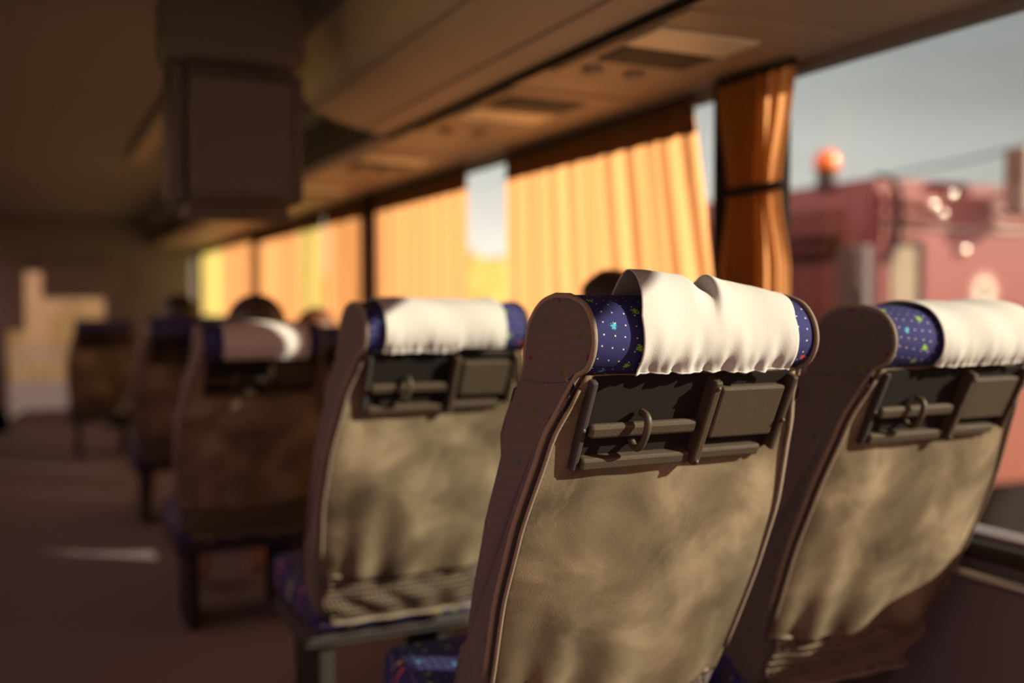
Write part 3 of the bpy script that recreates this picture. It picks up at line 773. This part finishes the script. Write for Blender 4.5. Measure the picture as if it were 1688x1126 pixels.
# what shows ahead through the windscreen: hedge, railing, kerb, pale blobs for bright spots
bm = bmesh.new(); ellipsoid(bm, (0, 0, 0), 7.0, 1.3, 2.4, 48, 16, lambda d: 1 + 0.07*math.sin(17*d.x)*math.sin(13*d.z) + 0.05*math.sin(41*d.x + 3*d.z))
hd = build('hedge', bm, plain('hedge_leaves', (0.115, 0.072, 0.032), 0.9, 0.2, noise=0.5, nscale=4), None, True); hd.location = (0.8, 26.0, GZ + 1.9 )
bm = bmesh.new(); box(bm, -6, 6, -1, 1, -2.0, 0.2); build('bank', bm, plain('bank_earth', (0.085, 0.055, 0.036), 0.95, 0.1, noise=0.3, nscale=2), hd)
tag(hd, 'sunlit yellowish hedge ahead of the windscreen', 'hedge')
bm = bmesh.new(); ellipsoid(bm, (0, 0, 1.6), 2.6, 1.6, 2.0, 40, 18, lambda d: 1 + 0.06*math.sin(15*d.x)*math.sin(11*d.z) + 0.04*math.sin(33*d.y + 5*d.z))
sb = build('bush', bm, plain('bush_leaves', (0.40, 0.34, 0.10), 0.9, 0.2, noise=0.4, nscale=5), None, True); sb.location = (10.6, 24.0, GZ)
tag(sb, 'yellow sunlit bush seen low in the gap between two curtains', 'bush')
rl = empty('railing', (0.4, 19.0, GZ))
bm = bmesh.new(); box(bm, -2.6, 2.6, -0.04, 0.04, 1.45, 1.52); box(bm, -2.6, 2.6, -0.03, 0.03, 0.95, 1.0)
build('rail', bm, plain('rail_lilac', (0.08, 0.060, 0.056), 0.6, 0.3), rl)
for k in range(27):
    bm = bmesh.new(); box(bm, -2.6 + 0.2*k - 0.025, -2.6 + 0.2*k + 0.025, -0.02, 0.02, 0.95, 1.5); build('baluster', bm, plain('baluster_beige', (0.13, 0.095, 0.062), 0.6, 0.3) if k == 0 else bpy.data.materials['baluster_beige'], rl)
bm = bmesh.new(); box(bm, -2.6, 2.6, -0.08, 0.12, 0.0, 0.95); build('parapet', bm, plain('parapet_lilac', (0.07, 0.053, 0.053), 0.8, 0.2), rl)
tag(rl, 'pale balustrade seen through the windscreen', 'railing')
pale_blob = plain('white_stone', (0.35, 0.29, 0.19), 0.6, 0.3)  # pale blobs added in place of the bright spots ahead
for k, (sx, sy) in enumerate(((0.02, 15.2), (0.24, 14.6), (0.47, 14.0))):
    bm = bmesh.new(); ellipsoid(bm, (0, 0, 0.10), 0.17, 0.15, 0.16, 16, 10, lambda d: 1 + 0.06*math.sin(5*d.x + k)); o = build('white_stone', bm, pale_blob, None, True)
    o.location = (sx, sy, GZ)
    tag(o, ['leftmost of three pale stones on the road ahead', 'middle of three pale stones on the road ahead', 'rightmost of three pale stones on the road ahead'][k], 'stone', 'pale stones on the road')

# ------------------------------------------------------------------ light
w = bpy.data.worlds.new('sky'); bpy.context.scene.world = w; w.use_nodes = True
nt = w.node_tree
for n in list(nt.nodes): nt.nodes.remove(n)
wo = N(nt, 'ShaderNodeOutputWorld'); bg = N(nt, 'ShaderNodeBackground')
tc = N(nt, 'ShaderNodeTexCoord'); sp = N(nt, 'ShaderNodeSeparateXYZ'); nt.links.new(tc.outputs['Generated'], sp.inputs[0])
rp = N(nt, 'ShaderNodeValToRGB'); e = rp.color_ramp.elements
e[0].position = 0.0; e[0].color = (0.76, 0.70, 0.61, 1)
e[1].position = 0.32; e[1].color = (0.265, 0.285, 0.295, 1)
q = e.new(0.13); q.color = (0.57, 0.555, 0.52, 1)
nt.links.new(sp.outputs['Z'], rp.inputs[0])
cl = N(nt, 'ShaderNodeTexNoise'); cl.inputs['Scale'].default_value = 2.6; cl.inputs['Detail'].default_value = 5; cl.inputs['Roughness'].default_value = 0.5
mp = N(nt, 'ShaderNodeMapping'); mp.inputs['Scale'].default_value = (1, 1, 3.5)
nt.links.new(tc.outputs['Generated'], mp.inputs['Vector']); nt.links.new(mp.outputs[0], cl.inputs['Vector'])
clr = N(nt, 'ShaderNodeMapRange'); clr.inputs['From Min'].default_value = 0.35; clr.inputs['From Max'].default_value = 0.7; clr.inputs['To Min'].default_value = 0.86; clr.inputs['To Max'].default_value = 1.18
nt.links.new(cl.outputs['Fac'], clr.inputs['Value'])
mul = N(nt, 'ShaderNodeVectorMath', operation='SCALE'); nt.links.new(rp.outputs[0], mul.inputs[0]); nt.links.new(clr.outputs[0], mul.inputs['Scale'])
# the sky is brighter ahead; a warm brown fill from left and behind is added to lift cabin shadows
fwd = N(nt, 'ShaderNodeMapRange'); fwd.inputs['From Min'].default_value = 0.60; fwd.inputs['From Max'].default_value = 0.92; fwd.inputs['To Min'].default_value = 1.0; fwd.inputs['To Max'].default_value = 1.75
nt.links.new(sp.outputs['Y'], fwd.inputs['Value'])
mul2 = N(nt, 'ShaderNodeVectorMath', operation='SCALE'); nt.links.new(mul.outputs[0], mul2.inputs[0]); nt.links.new(fwd.outputs[0], mul2.inputs['Scale'])
dt = N(nt, 'ShaderNodeVectorMath', operation='DOT_PRODUCT'); dt.inputs[1].default_value = (-0.80, -0.60, 0)
nt.links.new(tc.outputs['Generated'], dt.inputs[0])
sel = N(nt, 'ShaderNodeMapRange'); sel.inputs['From Min'].default_value = -0.12; sel.inputs['From Max'].default_value = 0.12
nt.links.new(dt.outputs['Value'], sel.inputs['Value'])
FILL = 3.6
mx = N(nt, 'ShaderNodeMix', data_type='RGBA'); mx.inputs['B'].default_value = (0.56*FILL, 0.265*FILL, 0.25*FILL, 1)
nt.links.new(sel.outputs[0], mx.inputs['Factor']); nt.links.new(mul2.outputs[0], mx.inputs['A'])
nt.links.new(mx.outputs['Result'], bg.inputs['Color']); bg.inputs['Strength'].default_value = 1.0
nt.links.new(bg.outputs[0], wo.inputs[0])

sun = bpy.data.lights.new('sun', 'SUN'); so = bpy.data.objects.new('sun', sun); C.objects.link(so)
sun.energy = 12.5; sun.color = (1.0, 0.86, 0.66); sun.angle = R(0.6)
SUN_DIR = Vector((-1.0, 0.80, -0.530)).normalized()
so.rotation_euler = SUN_DIR.to_track_quat('-Z', 'Y').to_euler()
so.location = (8, -6, 6)

# ------------------------------------------------------------------ camera
cam = bpy.data.cameras.new('camera'); co = bpy.data.objects.new('camera', cam); C.objects.link(co)
cam.sensor_width = 36.0; cam.lens = 35.0; cam.clip_start = 0.05; cam.clip_end = 300
co.location = (0, 0, CAM_Z)
yaw, pitch, roll = R(25.8), R(2.2), R(0.0)
fw = Vector((math.sin(yaw)*math.cos(pitch), math.cos(yaw)*math.cos(pitch), -math.sin(pitch)))
qt = fw.to_track_quat('-Z', 'Y')
co.rotation_mode = 'QUATERNION'; co.rotation_quaternion = qt
cam.dof.use_dof = True; cam.dof.focus_distance = 1.36; cam.dof.aperture_fstop = 1.3
bpy.context.scene.camera = co

sc = bpy.context.scene
vs = sc.view_settings
vs.view_transform = 'Standard'; vs.look = 'None'; vs.exposure = 0.0; vs.gamma = 1.0; vs.use_curve_mapping = False
sc.cycles.use_denoising = True
sc.cycles.max_bounces = 8; sc.cycles.diffuse_bounces = 5; sc.cycles.transparent_max_bounces = 16
